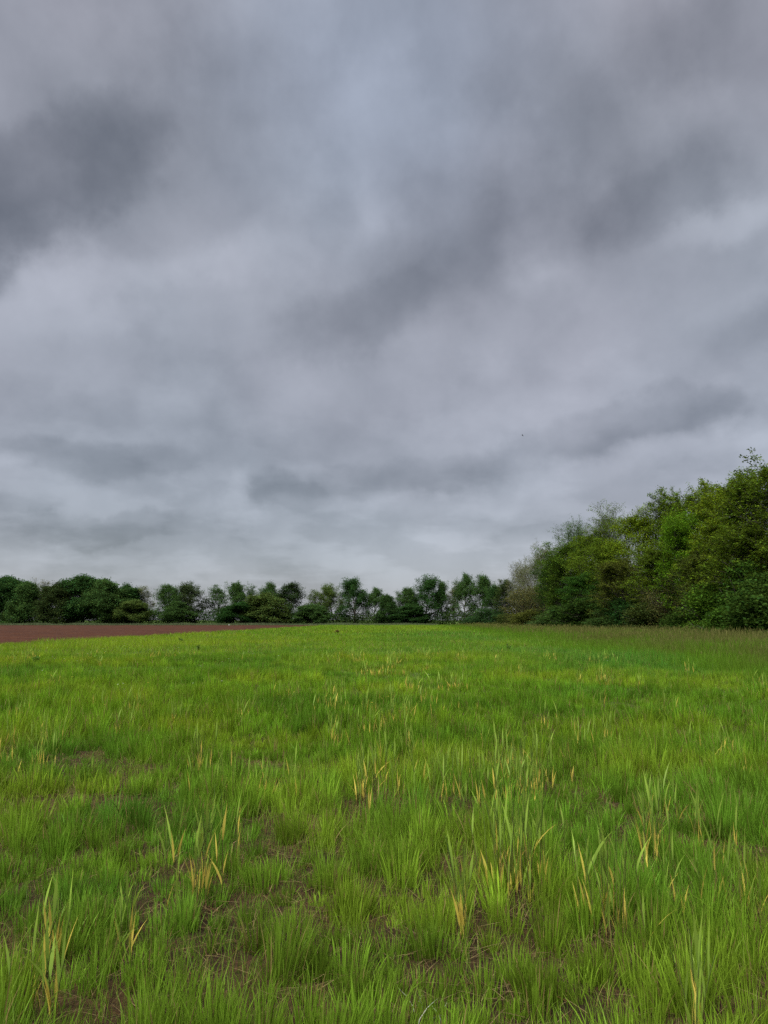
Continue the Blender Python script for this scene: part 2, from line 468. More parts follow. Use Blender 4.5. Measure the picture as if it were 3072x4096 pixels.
# ------------------------------------------------------------------ yellowing cereal stalks
def cereal(rng, pts, hmin, hmax, wide=1.0, leafn=4):
    """stems and their leaves, the lower leaves withered yellow; returns (stems, green leaves, yellow leaves)"""
    st, gr, ye = Chunk(), Chunk(), Chunk()
    pts = np.asarray(pts); n = len(pts)
    x, y = pts[:, 0], pts[:, 1]
    z = ground_z(x, y)
    H = rng.uniform(hmin, hmax, n)
    ld = rng.uniform(0, 6.28, n); lean = H * rng.uniform(.02, .2, n)
    wst = .0045 * wide
    gc = np.array([.095, .17, .03]) * rng.uniform(.8, 1.2, (n, 1))
    bc = np.array([.20, .135, .06]) * rng.uniform(.7, 1.2, (n, 1))
    st.add(blades(rng, x, y, z, H * .85, np.full(n, wst), lean, ld, 3, bc, gc))
    st.add(blades(rng, x, y, z, H * .85, np.full(n, wst), lean, ld, 3, bc, gc, facing=ld))
    for k in range(leafn):
        t = (k + .6) / (leafn + .2) * .8 + rng.uniform(-.06, .06, n)
        t = np.clip(t * (.55 if k < 2 else 1.0), .04, .85)
        bx = x + np.cos(ld) * lean * t ** 1.8; by = y + np.sin(ld) * lean * t ** 1.8; bz = z + H * .85 * t
        L = rng.uniform(.13, .24, n) * (1.0 if k < leafn - 1 else 1.15)
        a = rng.uniform(0, 6.28, n)
        out = L * np.where(rng.random(n) < .12, rng.uniform(.4, .8, n), rng.uniform(.08, .36, n))
        w = rng.uniform(.008, .014, n) * wide
        yel = rng.random(n) < (.80 - k * .30)
        face = a + np.pi / 2 + rng.normal(0, .5, n)
        cy0 = YEL * rng.uniform(.7, 1.1, (n, 1)); cy1 = YEL * rng.uniform(.75, 1.15, (n, 1)) + np.array([.02, -.01, .0])
        cg0 = np.array([.18, .29, .045]) * rng.uniform(.8, 1.15, (n, 1)); cg1 = np.array([.24, .35, .045]) * rng.uniform(.8, 1.2, (n, 1))
        for sel, ch, c0, c1 in ((yel, ye, cy0, cy1), (~yel, gr, cg0, cg1)):
            if sel.any():
                ch.add(blades(rng, bx[sel], by[sel], bz[sel], L[sel], w[sel], out[sel], a[sel], 4, c0[sel], c1[sel], facing=face[sel], droop=1.4, widest=.45))
    cereal.last = (x, y, z, H * .85, lean, ld, bc, gc)
    return st, gr, ye

# scattered ones over the field: nobody could count these
rc = np.random.default_rng(19)
cx_, cy_ = wedge(rc, 3.2, 34, 1.0)
pat = fbm(cx_, cy_, 4.0, 61, 3) + .36 * gauss(cx_, cy_, 2.2, 7.8, 2.6, 3.0) + .22 * gauss(cx_, cy_, -4.5, 9, 5, 3.5) + .30 * gauss(cx_, cy_, 5.5, 31, 5, 5) + .12 * gauss(cx_, cy_, 4, 6, 2, 2)
k = (rc.random(len(cx_)) < sstep(pat, .48, .76) * np.where(cy_ > 15, .62, 1.0) + .03) & in_meadow(cx_, cy_) & (cx_ < tall_edge(cx_, cy_))
cx_, cy_ = cx_[k], cy_[k]
pts = []
for a, b in zip(cx_, cy_):
    for _ in range(rc.integers(2, 13)):
        pts.append((a + rc.normal(0, .11), b + rc.normal(0, .13)))
pts = np.array(pts)
W = Chunk()
for lo, hi, wd in ((0, 9, 1.0), (9, 16, 1.25), (16, 60, 1.8)):
    sel = (pts[:, 1] >= lo) & (pts[:, 1] < hi)
    for c in cereal(rc, pts[sel], .32, .56, wd):
        # re-base the chunk's indices on the joined mesh
        W.V += c.V; W.C += c.C
        W.Q += [q + W.n for q in c.Q]; W.T += [t + W.n for t in c.T]; W.n += c.n
tag(obj('cereal_stalks', W.mesh('cereal_stalks', M_GRASS)), 'scattered yellow-green cereal stalks with withered leaves among the grass', 'cereal', kind='stuff')

CLUMPS = [
    (2080, 3560, 32, .20, .44, .64, 'big clump of cereal stalks with orange-yellow lower leaves, right of the middle of the field'),
    (2440, 3725, 16, .14, .36, .58, 'cereal clump with a fan of bright yellow basal leaves over a dark bare gap'),
    (1850, 3765, 7, .05, .36, .48, 'slim cereal tuft holding two upright yellow leaves, below the big yellow clump'),
    (805, 3625, 15, .10, .40, .62, 'tall narrow cereal clump with straw-brown foot, left of the bare soil patches'),
    (2600, 3440, 14, .12, .36, .52, 'open cereal clump with pale blades and one long yellow leaf, near the right border'),
    (185, 3890, 5, .05, .27, .36, 'lone cereal stalk with long drooping ochre leaf near the lower left corner'),
    (490, 3850, 4, .05, .28, .38, 'thin cereal stalk with one yellow-tipped leaf beside a small bare hole on the left'),
    (130, 4110, 7, .12, .26, .36, 'low cereal tuft with three ochre leaves at the bottom left corner'),
    (2800, 4120, 6, .07, .28, .38, 'cereal tuft with one orange leaf at the bottom right of the photo'),
    (1500, 3200, 20, .3, .36, .54, 'broad cereal patch with yellow feet behind the central tussocks'),
    (1980, 3230, 26, .34, .38, .56, 'tan-footed cereal patch around the brown bare spots right of the middle'),
    (1330, 2990, 8, .20, .36, .52, 'small group of yellow-leaved cereal stalks in mid field straight ahead'),
    (800, 3090, 7, .14, .36, .54, 'cereal clump with a forked yellow leaf in the left middle of the field'),
    (2140, 3140, 16, .26, .38, .56, 'cereal clump with rusty basal leaves, behind and right of the tan-footed patch'),
]
rk = np.random.default_rng(5)
for px0, py0, n, r, h0, h1, lab in CLUMPS:
    gx0, gy0 = ground(px0, py0)
    root = empty('cereal_clump', (0, 0, 0))
    tag(root, lab, 'cereal plant', 'yellowing cereal clumps')
    h0, h1 = h0 * 1.2, h1 * 1.2
    pts = [(gx0 + rk.normal(0, r * .6), gy0 + rk.normal(0, r * .7)) for _ in range(n)]
    s, g, w = cereal(rk, pts, h0, h1, 1.3 + max(0, gy0 - 6) * .03)
    for X0, Y0, Z0, H0, le, a0, b0, g0 in zip(*cereal.last):      # every stalk a stem of its own
        tt = np.linspace(0, 1, 5)
        Vt, Qt = [], []
        tube([(X0 + math.cos(a0) * le * t ** 1.8, Y0 + math.sin(a0) * le * t ** 1.8, Z0 + H0 * t) for t in tt], .0022 * (1.3 - .6 * tt) * (1 + max(0, gy0 - 5) * .06), 4, Vt, Qt)
        ct = np.repeat(b0 + (g0 - b0) * tt[:, None] ** .7, 4, 0)
        obj('stem', mesh_data('stem', Vt[0], Qt[0], mat=M_GRASS, tint=ct, smooth=True)).parent = root
    for ch, nm in ((g, 'green_leaves'), (w, 'withered_leaves')):
        if ch.n:
            o = obj(nm, ch.mesh(nm, M_GRASS))
            o.parent = root
    root.location = (gx0, gy0, 0)
    for o in root.children: o.data.transform(Matrix.Translation((-gx0, -gy0, 0)))

# ------------------------------------------------------------------ dark broad-leaved weeds
def weed(px0, py0, h, n_stem, leafn, col, lab, name='weed', cat='weed', wide=.035, brown=False):
    gx0, gy0 = ground(px0, py0); h *= .5
    root = empty(name, (gx0, gy0, 0))
    tag(root, lab, cat, 'broad-leaved weeds in the meadow')
    lf = Chunk()
    col = np.array(col)
    sw = max(.008, gy0 * .0011)
    for s in range(n_stem):
        a = rk.uniform(0, 6.28); H = h * rk.uniform(.7, 1.1); lean = H * rk.uniform(.05, .3) * (n_stem > 1) + .02
        x0, y0 = np.array([rk.normal(0, .05)]), np.array([rk.normal(0, .05)])
        tt = np.linspace(0, 1, 6); Vt, Qt = [], []
        tube([(x0[0] + math.cos(a) * lean * t ** 1.8, y0[0] + math.sin(a) * lean * t ** 1.8, H * t) for t in tt], sw * (.6 - .35 * tt), 5, Vt, Qt)
        obj('stem', mesh_data('stem', Vt[0], Qt[0], mat=M_GRASS, tint=np.tile(np.array([.06, .05, .03]), (len(Vt[0]), 1)), smooth=True), root)
        t = rk.uniform(.12, .98, leafn)
        bx = x0 + np.cos(a) * lean * t ** 1.8; by = y0 + np.sin(a) * lean * t ** 1.8
        L = rk.uniform(.07, .16, leafn) * (1.15 - .6 * t) * (1 + gy0 * .02)
        c = col * rk.uniform(.65, 1.35, (leafn, 1))
        lf.add(blades(rk, bx, by, H * t, L * rk.uniform(-.1, .8, leafn), wide * (1 + gy0 * .02) * rk.uniform(.6, 1.2, leafn) * (1.1 - .5 * t), L, rk.uniform(0, 6.28, leafn), 3, c, c * 1.1, droop=1.1, widest=.45))
    obj('leaves', lf.mesh('leaves', M_GRASS), root)

DKG = (.065, .155, .02)
weed(727, 2572, .75, 3, 26, DKG, 'tall dark weed against the ploughed field edge')
weed(139, 2655, .55, 6, 30, DKG, 'wide dark green weed clump at the far left of the meadow')
weed(790, 2605, .6, 4, 26, DKG, 'dark weed clump in front of the tall weed by the ploughed edge')
weed(1347, 2535, .8, 7, 26, (.15, .085, .035), 'reddish-brown dock with dead flower spikes, out in the far meadow', 'dock_plant', 'weed', .05)
weed(2040, 2600, .62, 3, 22, DKG, 'dark thistle standing in the yellowish patch below the wood')

# bleached dead grass tuft at the very front
gx0, gy0 = ground(1690, 4090)
B = Chunk(); n = 10
c = np.array([.5, .5, .43]) * rk.uniform(.5, 1.1, (n, 1))
B.add(blades(rk, rk.normal(0, .05, n), rk.normal(0, .04, n), np.zeros(n), rk.uniform(.05, .15, n), rk.uniform(.003, .006, n), rk.uniform(.01, .12, n), rk.uniform(0, 6.28, n), 3, c * .8, c))
tag(obj('bleached_grass', B.mesh('bleached_grass', M_GRASS), loc=(gx0, gy0, 0)), 'bleached white dead grass tuft at the bottom edge beside a dark gap', 'grass tuft')

# small white wild flowers, mostly on the left
fx, fy = wedge(rc, 9, 62, 1.5)
k = (rc.random(len(fx)) < gauss(fx, fy, -14, 36, 10, 16) * .8 * sstep(fbm(fx, fy, 2.2, 71, 2), .48, .66) + .012) & in_meadow(fx, fy) & (fx < tall_edge(fx, fy))
fx, fy = fx[k], fy[k]; n = len(fx)
Hf = sward_height(fx, fy) * rc.uniform(.95, 1.25, n)
FL = Chunk()
g = np.tile(np.array([[.09, .16, .03]]), (n, 1))
FL.add(blades(rc, fx, fy, np.zeros(n), Hf, np.full(n, .006), Hf * .05, rc.uniform(0, 6.28, n), 1, g, g))
wc = np.where((rc.random(n) < .7)[:, None], np.array([.62, .62, .50]), np.array([.55, .45, .06]))
for q in range(5):
    a = q * 1.2566 + rc.uniform(0, .5, n)
    FL.add(blades(rc, fx, fy, Hf * .97, np.full(n, .006), np.full(n, .022), np.full(n, .025), a, 2, wc, wc, facing=a + 1.57, droop=1.0, widest=.6))
tag(obj('wildflowers', FL.mesh('wildflowers', M_GRASS)), 'small white and yellow wildflowers dotted through the grass', 'flowers', kind='stuff')

# ------------------------------------------------------------------ trees
class Tree:
    pass

def leaf_cards(rng, P, size, flat, aspect=.62, jit=.35, vary=.22):
    """one folded diamond per leaf at points P; flat = how level the leaves lie"""
    n = len(P)
    nrm = rng.normal(0, 1, (n, 3)); nrm[:, 2] = np.abs(nrm[:, 2]) + flat
    nrm /= np.linalg.norm(nrm, axis=1)[:, None]
    t = rng.normal(0, 1, (n, 3)); t[:, 2] -= .5
    t -= nrm * (t * nrm).sum(1)[:, None]; t /= np.linalg.norm(t, axis=1)[:, None] + 1e-9
    b = np.cross(nrm, t)
    L = size * rng.uniform(.6, 1.3, n)[:, None]; Wd = L * aspect * .5
    fold = nrm * L * .12
    V = np.stack([P - t * L * .5, P + b * Wd + fold, P + t * L * .5, P - b * Wd + fold], 1).reshape(-1, 3)
    Q = np.arange(n * 4).reshape(n, 4)
    val = np.clip(rng.normal(1, vary, n), .45, 1.75)
    hue = rng.normal(0, .10, n)
    C = np.stack([val * (1 + hue), val, val * (1 - hue)], 1)
    return V, Q, np.repeat(C, 4, 0)

def grow(seed, H, clear, n1, ang1, up1, len1, n2, n3, leaves, lsize, lrad, flat, levels=3, fork=.78, shape='oval', trunk_r=.018, wob=.12, ang2=.75, twigw=1.0, back=0.0):
    rng = np.random.default_rng(seed)
    V, Q, tips = [], [], []
    def branch(p, d, L, r, lvl, n_pts):
        pts = [p.copy()]; dd = d.copy()
        g = (0.02, up1, up1 * .7, up1 * .45)[lvl]
        for k in range(n_pts):
            dd = dd + rng.normal(0, wob, 3) * (1 if lvl else .35) + np.array([0, 0, g])
            dd /= np.linalg.norm(dd)
            pts.append(pts[-1] + dd * L / n_pts)
        pts = np.array(pts)
        tt = np.linspace(0, 1, n_pts + 1)
        radii = np.maximum(r * (1 - .82 * tt), .006 * twigw)
        if lvl == 0: radii[0] *= 1.35
        tube(pts, radii, (8, 5, 4, 3)[lvl], V, Q)
        def at(t):
            f = t * n_pts; i = min(int(f), n_pts - 1)
            return pts[i] + (pts[i + 1] - pts[i]) * (f - i), (pts[i + 1] - pts[i]) / np.linalg.norm(pts[i + 1] - pts[i])
        if lvl == levels:
            for t in (.45, .75, 1.0):
                tips.append((*at(t)[0], rng.random()))
            return
        cnt = (n1, n2, n3)[lvl]
        roll = rng.uniform(0, 6.28)
        for k in range(cnt):
            if lvl == 0:
                t = clear + (1 - clear) * ((k + rng.uniform(.1, .9)) / cnt)
                s = (t - clear) / (1 - clear)
                env = {'oval': math.sin(math.pi * (.22 + .68 * s)) ** .7, 'cone': 1.05 - .7 * s, 'vase': .75 + .3 * math.sin(math.pi * s), 'dome': math.sqrt(max(.12, 1 - (s * .93) ** 2))}[shape]
                Lc = H * len1 * env * rng.uniform(.75, 1.2)
                an = ang1 * (1.15 - .75 * s) * rng.uniform(.8, 1.2)
                rc_ = r * (1 - .8 * t) * .62
            else:
                t = .25 + .75 * (k + rng.uniform(.2, .9)) / cnt
                Lc = L * (.62 - .26 * t) * rng.uniform(.7, 1.3) + H * .012
                an = ang2 * rng.uniform(.6, 1.3)
                rc_ = r * (1 - .7 * t) * .55
            p0, d0 = at(min(t, .999))
            roll += 2.4 + rng.normal(0, .35)
            ref = np.array([0, 0, 1.]) if abs(d0[2]) < .95 else np.array([1., 0, 0])
            u = np.cross(d0, ref); u /= np.linalg.norm(u); w = np.cross(d0, u)
            side = u * math.cos(roll) + w * math.sin(roll)
            branch(p0, d0 * math.cos(an) + side * math.sin(an), Lc, max(rc_, .008), lvl + 1, (0, 6, 4, 3)[lvl + 1])
        if lvl > 0: tips.append((*pts[-1], rng.random()))
    branch(np.array([0, 0, -.2]), np.array([rng.normal(0, .04), rng.normal(0, .04), 1.]), H * fork, H * trunk_r, 0, 9)
    tips = np.array(tips)
    tr = Tree()
    tr.wood = mesh_data('trunk', np.concatenate(V), np.concatenate(Q), mat=M_BARK, smooth=True)
    k = rng.poisson(leaves, len(tips)) if leaves >= 1 else (rng.random(len(tips)) < leaves).astype(int)
    idx = np.repeat(np.arange(len(tips)), k); n = len(idx)
    off = rng.normal(0, 1, (n, 3)) * np.array([lrad, lrad, lrad * .55])
    P = tips[idx, :3] + off
    P[:, 2] = np.maximum(P[:, 2], .25)
    Vl, Ql, Cl = leaf_cards(rng, P, lsize, flat)
    # whole sprays differ a little in colour
    spray = (.62 + .76 * tips[idx, 3])
    Cl *= np.repeat(spray, 4)[:, None]
    tr.leaf = mesh_data('crown', Vl, Ql, mat=M_LEAF, tint=Cl)
    top = np.percentile(P[:, 2], 99.95); r = np.percentile(np.hypot(P[:, 0], P[:, 1]), 82)
    tr.H, tr.R, tr.n = top, r, n
    return tr

def bush_proto(seed, R, H, n_leaf, lsize, lumps=26, flat=.5, stems=9, airy=.0):
    """many-stemmed shrub: leaf sprays on the lumpy outside of a dome, thinner inside, with stems"""
    rng = np.random.default_rng(seed)
    V, Q = [], []
    for s in range(stems):
        a = rng.uniform(0, 6.28); tilt = rng.uniform(.05, .75)
        L = H * rng.uniform(.6, .98)
        p = np.array([rng.normal(0, .2), rng.normal(0, .2), -.1]); d = np.array([math.cos(a) * math.sin(tilt), math.sin(a) * math.sin(tilt), math.cos(tilt)])
        pts = [p]
        for k in range(6):
            d = d + rng.normal(0, .12, 3) + np.array([0, 0, .04]); d /= np.linalg.norm(d); pts.append(pts[-1] + d * L / 6)
        tube(pts, np.linspace(.06, .012, 7), 4, V, Q)
        for q in range(5):
            i = rng.integers(2, 6); e = pts[i] + rng.normal(0, .5, 3) * H * .22 + np.array([0, 0, .3])
            tube([pts[i], (pts[i] + e) / 2 + rng.normal(0, .1, 3), e], [.02, .014, .008], 3, V, Q)
    c = []
    for q in range(lumps):
        a = rng.uniform(0, 6.28); u = rng.random() ** .6; zz = rng.random()
        rr = R * .78 * math.sqrt(max(.05, 1 - (zz * .95) ** 2)) * (.45 + .55 * u)
        c.append((rr * math.cos(a), rr * math.sin(a), H * (.06 + .78 * zz), rng.uniform(.22, .38) * min(R, H), rng.random()))
    c = np.array(c)
    sprays = max(40, n_leaf // 14)
    li = rng.integers(0, lumps, sprays)
    dv = rng.normal(0, 1, (sprays, 3)); dv[:, 2] += .25; dv /= np.linalg.norm(dv, axis=1)[:, None]
    sp = c[li, :3] + dv * c[li, 3:4] * rng.uniform(.6, 1.08 + airy, (sprays, 1))
    sp = sp[sp[:, 2] > .1]; li = li[:len(sp)]
    sv = rng.uniform(.78, 1.22, len(sp))
    idx = np.repeat(np.arange(len(sp)), 14); n = len(idx)
    P = sp[idx] + rng.normal(0, 1, (n, 3)) * np.array([.26, .26, .13]) * (R / 3.2)
    P[:, 2] = np.maximum(P[:, 2], .08)
    Vl, Ql, Cl = leaf_cards(rng, P, lsize, flat)
    Cl *= np.repeat(sv[idx], 4)[:, None]
    tr = Tree()
    tr.wood = mesh_data('stems', np.concatenate(V), np.concatenate(Q), mat=M_BARK, smooth=True)
    tr.leaf = mesh_data('foliage', Vl, Ql, mat=M_LEAF, tint=Cl)
    tr.H = np.percentile(P[:, 2], 99.7); tr.R = np.percentile(np.hypot(P[:, 0], P[:, 1]), 95); tr.n = n
    return tr

PROTO = {
    # spring maples of the near wood: rising limbs, leaf tufts on the twig ends
    'maple': [grow(s, 18, .13, 19, .82, .10, .40, 7, 5, 11, .28, .25, 1.7, shape='oval', twigw=2.0, trunk_r=.022) for s in (1, 2, 3, 4)],
    'leafy': [grow(s, 18, .12, 18, .85, .07, .38, 7, 5, 17, .24, .36, 1.1, shape='oval') for s in (11, 12, 13)],
    'bare': [grow(s, 18, .18, 20, .66, .12, .40, 8, 6, 8.5, .17, .26, .8, shape='vase', twigw=2.2) for s in (21, 22, 23)],
    'oak': [grow(s, 13, .25, 20, 1.1, .05, .40, 7, 5, 9, .32, .48, .9, shape='dome', trunk_r=.026, wob=.2) for s in (31, 32, 33, 34)],
    'thin': [grow(s, 13, .22, 12, .85, .08, .38, 6, 5, 6.5, .30, .38, .8, shape='vase', trunk_r=.022, wob=.18, twigw=2.6) for s in (41, 42, 43)],
    'dense': [grow(s, 13, .05, 24, 1.15, .04, .42, 6, 5, 24, .38, .60, .9, shape='dome', trunk_r=.022) for s in (51, 52, 53)],
    'bush': [bush_proto(s, 3.4, 5.0, 15000, .20) for s in (61, 62, 63)],
    'airy': [bush_proto(s, 3.2, 5.2, 7000, .15, stems=26, airy=.35) for s in (71, 72)],
}
COUNT = {k: 0 for k in PROTO}
BARK_D = (.055, .046, .036, 1); BARK_P = (.13, .125, .095, 1)

def plant(kind, x, y, h, r, col, label, name, cat, group, bark=BARK_D, rz=None, variant=None, tilt=0):
    P = PROTO[kind]
    p = P[COUNT[kind] % len(P) if variant is None else variant]; COUNT[kind] += 1
    rr = random.Random(label)
    root = empty(name, (x, y, 0), rr.uniform(0, 6.28) if rz is None else rz)
    sx = r / p.R * (.84 if kind in ('maple', 'leafy', 'bare') else 1.0); sz = h / p.H
    root.scale = (sx, sx * rr.uniform(.92, 1.08), sz)
    tag(root, label, cat, group)
    a = obj(p.wood.name.split('.')[0], p.wood, root); a.color = bark
    b = obj(p.leaf.name.split('.')[0], p.leaf, root); b.color = (*col, 1)
    return root

def wood_place(px0, top, off):
    k = (px0 - CX) / FPX
    d = (35 + off + 67 * .04) / (k + .04)
    return k * d, d, (HORIZON - top) / FPX * d + CAM_H

BRIGHT = (.074, .160, .010); YELG = (.108, .164, .011); OLV = (.080, .132, .012); MIDG = (.05, .105, .014)
DARK = (.032, .066, .011); PALE = (.12, .14, .060); BRN = (.075, .078, .024)

WOOD = [  # photo x, top, metres behind the wood's front, half width m, kind, colour, label
    (3230, 1760, 4, 5.0, 'maple', OLV, 'tall olive maple cut off by the right border of the photo'),
    (3110, 1810, 5, 4.6, 'maple', OLV, 'tallest dark-limbed maple at the right end of the wood'),
    (2990, 1880, 5, 4.2, 'maple', YELG, 'yellow-green maple next to the tallest tree at the right end'),
    (2880, 1895, 6, 4.4, 'maple', YELG, 'second yellow-green maple from the right end of the wood'),
    (2775, 1915, 7, 4.6, 'maple', OLV, 'olive maple rising behind the bright green leafy tree'),
    (2670, 1960, 8, 4.4, 'maple', OLV, 'thin-topped maple with loose leaf tufts against the sky, left of the bright tree'),
    (2735, 2030, 2, 4.2, 'leafy', BRIGHT, 'bright green leafy tree in the front row of the wood'),
    (2880, 2030, 2, 4.2, 'maple', YELG, 'front maple with bare gaps between the bright leafy tree and the dark shrub'),
    (3010, 2080, 1, 4.6, 'maple', OLV, 'dark sparse front maple above the largest dark shrub'),
    (2565, 2035, 5, 4.8, 'leafy', YELG, 'rounded yellow-green tree left of the bright leafy one'),
    (2470, 2020, 11, 5.8, 'bare', OLV, 'nearly bare ash crown showing fine twigs above the wood'),
    (2330, 2082, 10, 5.6, 'bare', MIDG, 'sparse crown with separate leaf tufts, just left of the bare ash'),
    (2290, 2150, 4, 5.6, 'leafy', (.060, .112, .013), 'fresh green round-topped tree where the wood steps down'),
    (2410, 2165, 4, 5.0, 'leafy', OLV, 'olive-brown leafy tree below the bare ash'),
    (2630, 2170, 1, 4.0, 'maple', OLV, 'olive maple low in the front row under the rounded yellow-green tree'),
    (2520, 2235, 1, 4.4, 'maple', (.07, .09, .014), 'dull green maple in the front row below the olive-brown tree'),
    (2800, 2190, 0, 3.6, 'maple', (.06, .085, .014), 'young dull green maple in front of the bright leafy tree'),
    (2385, 2125, 7, 5.0, 'leafy', OLV, 'olive leafy tree filling the gap behind the round-topped and olive-brown trees'),
    (2195, 2240, 6, 4.4, 'leafy', MIDG, 'mid-green leafy tree showing through the pale grey budding one'),
    (2225, 2225, 3, 4.0, 'leafy', (.03, .068, .012), 'dark green tree at the wood edge under the fresh green round top'),
    (2335, 2300, 0, 3.8, 'leafy', (.032, .088, .013), 'small mid-green tree with bright top sprays in front of the dark interior'),
    (2175, 2180, 8, 4.4, 'bare', PALE, 'pale grey budding tree beside the fresh green round top'),
    (2115, 2235, 7, 4.2, 'bare', PALE, 'pale upright twiggy tree, second of three stepping down'),
    (2062, 2255, 6, 3.8, 'bare', (.13, .14, .06), 'pale feathery tree, last and slimmest of three stepping down'),
    (2020, 2325, 4, 3.6, 'maple', (.05, .08, .02), 'small loose tree at the foot of the three pale ones'),
    (1975, 2340, 2, 4.6, 'leafy', (.036, .088, .022), 'rounded fresh green tree where the wood meets the far treeline'),
]
for px0, top, off, r, kind, col, lab in WOOD:
    x, y, h = wood_place(px0, top, off)
    h *= (1 - .75 * r / y) * (1 + .07 * sstep(y, 85, 115))
    plant(kind, x, y, h, r, col, lab, 'tree', 'tree', 'trees of the near wood', bark=BARK_P if col[2] > .05 else BARK_D)

SHRUBS = [
    (3170, 2270, 0, 5.5, 'bush', DARK, 'dark shrub running out of the picture at the right border'),
    (3020, 2255, 0, 4.2, 'bush', (.036, .080, .011), 'largest dark green shrub at the right end of the wood edge'),
    (2865, 2335, -1, 4.2, 'bush', (.055, .115, .012), 'big bright green shrub beside the largest dark one'),
    (2930, 2425, -2.5, 3.0, 'bush', (.045, .10, .012), 'low bright green shrub in front of the two biggest shrubs'),
    (2745, 2420, -1, 3.2, 'bush', DARK, 'dark shrub left of the big bright green one'),
    (2660, 2320, 0, 3.0, 'airy', BRN, 'brownish twiggy shrub standing over the olive shrub'),
    (2590, 2415, -1.5, 3.6, 'bush', (.042, .062, .014), 'dull olive rounded shrub in the middle of the wood edge'),
    (2500, 2400, 0, 3.6, 'bush', (.022, .062, .014), 'deep green shrub left of the dull olive one'),
    (2425, 2440, -2, 3.6, 'bush', (.036, .070, .016), 'grey-green low shrub between the deep green and the darkest shrub'),
    (2345, 2395, -1, 5.6, 'bush', (.024, .050, .009), 'darkest, widest shrub of the wood edge'),
    (2250, 2425, -1, 4.2, 'bush', (.038, .078, .016), 'mid-green shrub left of the darkest one'),
    (2190, 2462, -3, 4.0, 'bush', (.050, .088, .024), 'low pale green shrub with a drooping branch at the field edge'),
    (2105, 2350, 0, 5.2, 'airy', BRN, 'tall brown twiggy shrub below the pale trees'),
    (2110, 2440, -2, 4.2, 'bush', (.066, .080, .016), 'yellowish shrub at the foot of the tall brown twiggy one'),
    (2035, 2455, -2, 4.4, 'bush', (.052, .072, .016), 'olive shrub left of the yellowish one'),
    (1955, 2435, -1, 5.6, 'bush', (.026, .060, .018), 'dark blue-green shrub under the rounded fresh green tree'),
    (1895, 2465, -3, 4.0, 'bush', (.028, .060, .022), 'small sloping shrub at the corner of wood and treeline'),
]
for px0, top, off, r, kind, col, lab in SHRUBS:
    x, y, h = wood_place(px0, top, off)
    plant(kind, x, y, h, r, col, lab, 'shrub', 'shrub', 'shrubs along the wood edge')

FD = (.032, .080, .020); FM = (.048, .100, .025); FO = (.070, .112, .026); FP = (.12, .13, .065)
FAR = [  # photo x, top, half width px, kind, colour, depth, label
    (-110, 2330, 90, 'dense', FD, 234, 'dense far tree running off the left border'),
    (35, 2325, 75, 'dense', FD, 236, 'dark dense tree at the left end of the far treeline'),
    (115, 2345, 50, 'dense', FM, 233, 'smaller dark tree second from the left end of the far treeline'),
    (190, 2332, 45, 'thin', FP, 240, 'pale thin crown showing between dark trees near the left end'),
    (240, 2345, 60, 'dense', (.034, .056, .016), 232, 'olive-tinged dense tree left of the broadest far tree'),
    (345, 2322, 80, 'dense', FD, 234, 'broadest dark dome-shaped tree of the far treeline'),
    (440, 2335, 72, 'dense', FM, 231, 'green dome-shaped tree joined to the broadest dark one'),
    (515, 2352, 45, 'dense', FD, 235, 'dark tree closing the dense left block of the treeline'),
    (572, 2360, 38, 'thin', PALE, 238, 'pale leafless tree just past the dense left block'),
    (545, 2410, 52, 'dense', FO, 228, 'yellowish low tree in front of the pale leafless one'),
    (680, 2354, 48, 'oak', FM, 232, 'round oak standing alone past the pale leafless tree'),
    (787, 2344, 56, 'oak', (.042, .066, .024), 232, 'broad oak with lighter leaves, next after the round one'),
    (880, 2356, 36, 'thin', FM, 234, 'sparse see-through tree left of the twin-topped oak'),
    (940, 2343, 44, 'oak', FM, 231, 'oak with open gaps low in its crown, in the middle left'),
    (725, 2412, 48, 'dense', FM, 228, 'low dark bushy tree between the round oak and the broad oak'),
    (1012, 2348, 30, 'thin', FM, 235, 'thin tree peeping over the yellow-green mound'),
    (1080, 2344, 38, 'oak', FM, 234, 'oak rising behind the yellow-green mound'),
    (1065, 2385, 66, 'dense', FO, 229, 'yellow-green mound-shaped tree in the far treeline'),
    (970, 2418, 55, 'dense', (.022, .062, .014), 227, 'grass-green low tree left of the yellow-green mound'),
    (1165, 2345, 48, 'oak', (.03, .056, .018), 232, 'open-crowned oak to the right of the yellow-green mound'),
    (1265, 2372, 38, 'thin', FO, 233, 'pale-leaved slender tree left of the tall round oak group'),
    (1335, 2350, 44, 'oak', FO, 232, 'light olive oak beside the tall round one'),
    (1420, 2328, 54, 'oak', FD, 230, 'tall round dark oak with full crown near the middle'),
    (1495, 2364, 34, 'oak', FM, 232, 'slimmer oak leaning on the tall round dark one'),
    (1556, 2392, 30, 'dense', (.035, .076, .02), 229, 'small fresh green tree in the lowest dip of the treeline'),
    (1612, 2364, 42, 'oak', FM, 231, 'light-topped oak just past the dip in the treeline'),
    (1700, 2320, 54, 'oak', FD, 230, 'tall dark oak with ragged top past the dip'),
    (1768, 2340, 30, 'oak', FM, 233, 'narrow green tree touching the ragged-topped oak'),
    (1812, 2352, 30, 'thin', PALE, 236, 'pale bare tree between two tall oaks'),
    (1853, 2312, 38, 'oak', FM, 231, 'tall slender oak with visible stems beside the pale bare tree'),
    (1918, 2320, 48, 'oak', FM, 229, 'broad-topped oak, last before the near wood'),
    (1640, 2425, 52, 'dense', FD, 227, 'low dark tree under the light-topped oak'),
    (1250, 2425, 52, 'dense', FM, 227, 'low rounded tree under the pale-leaved slender one'),
]
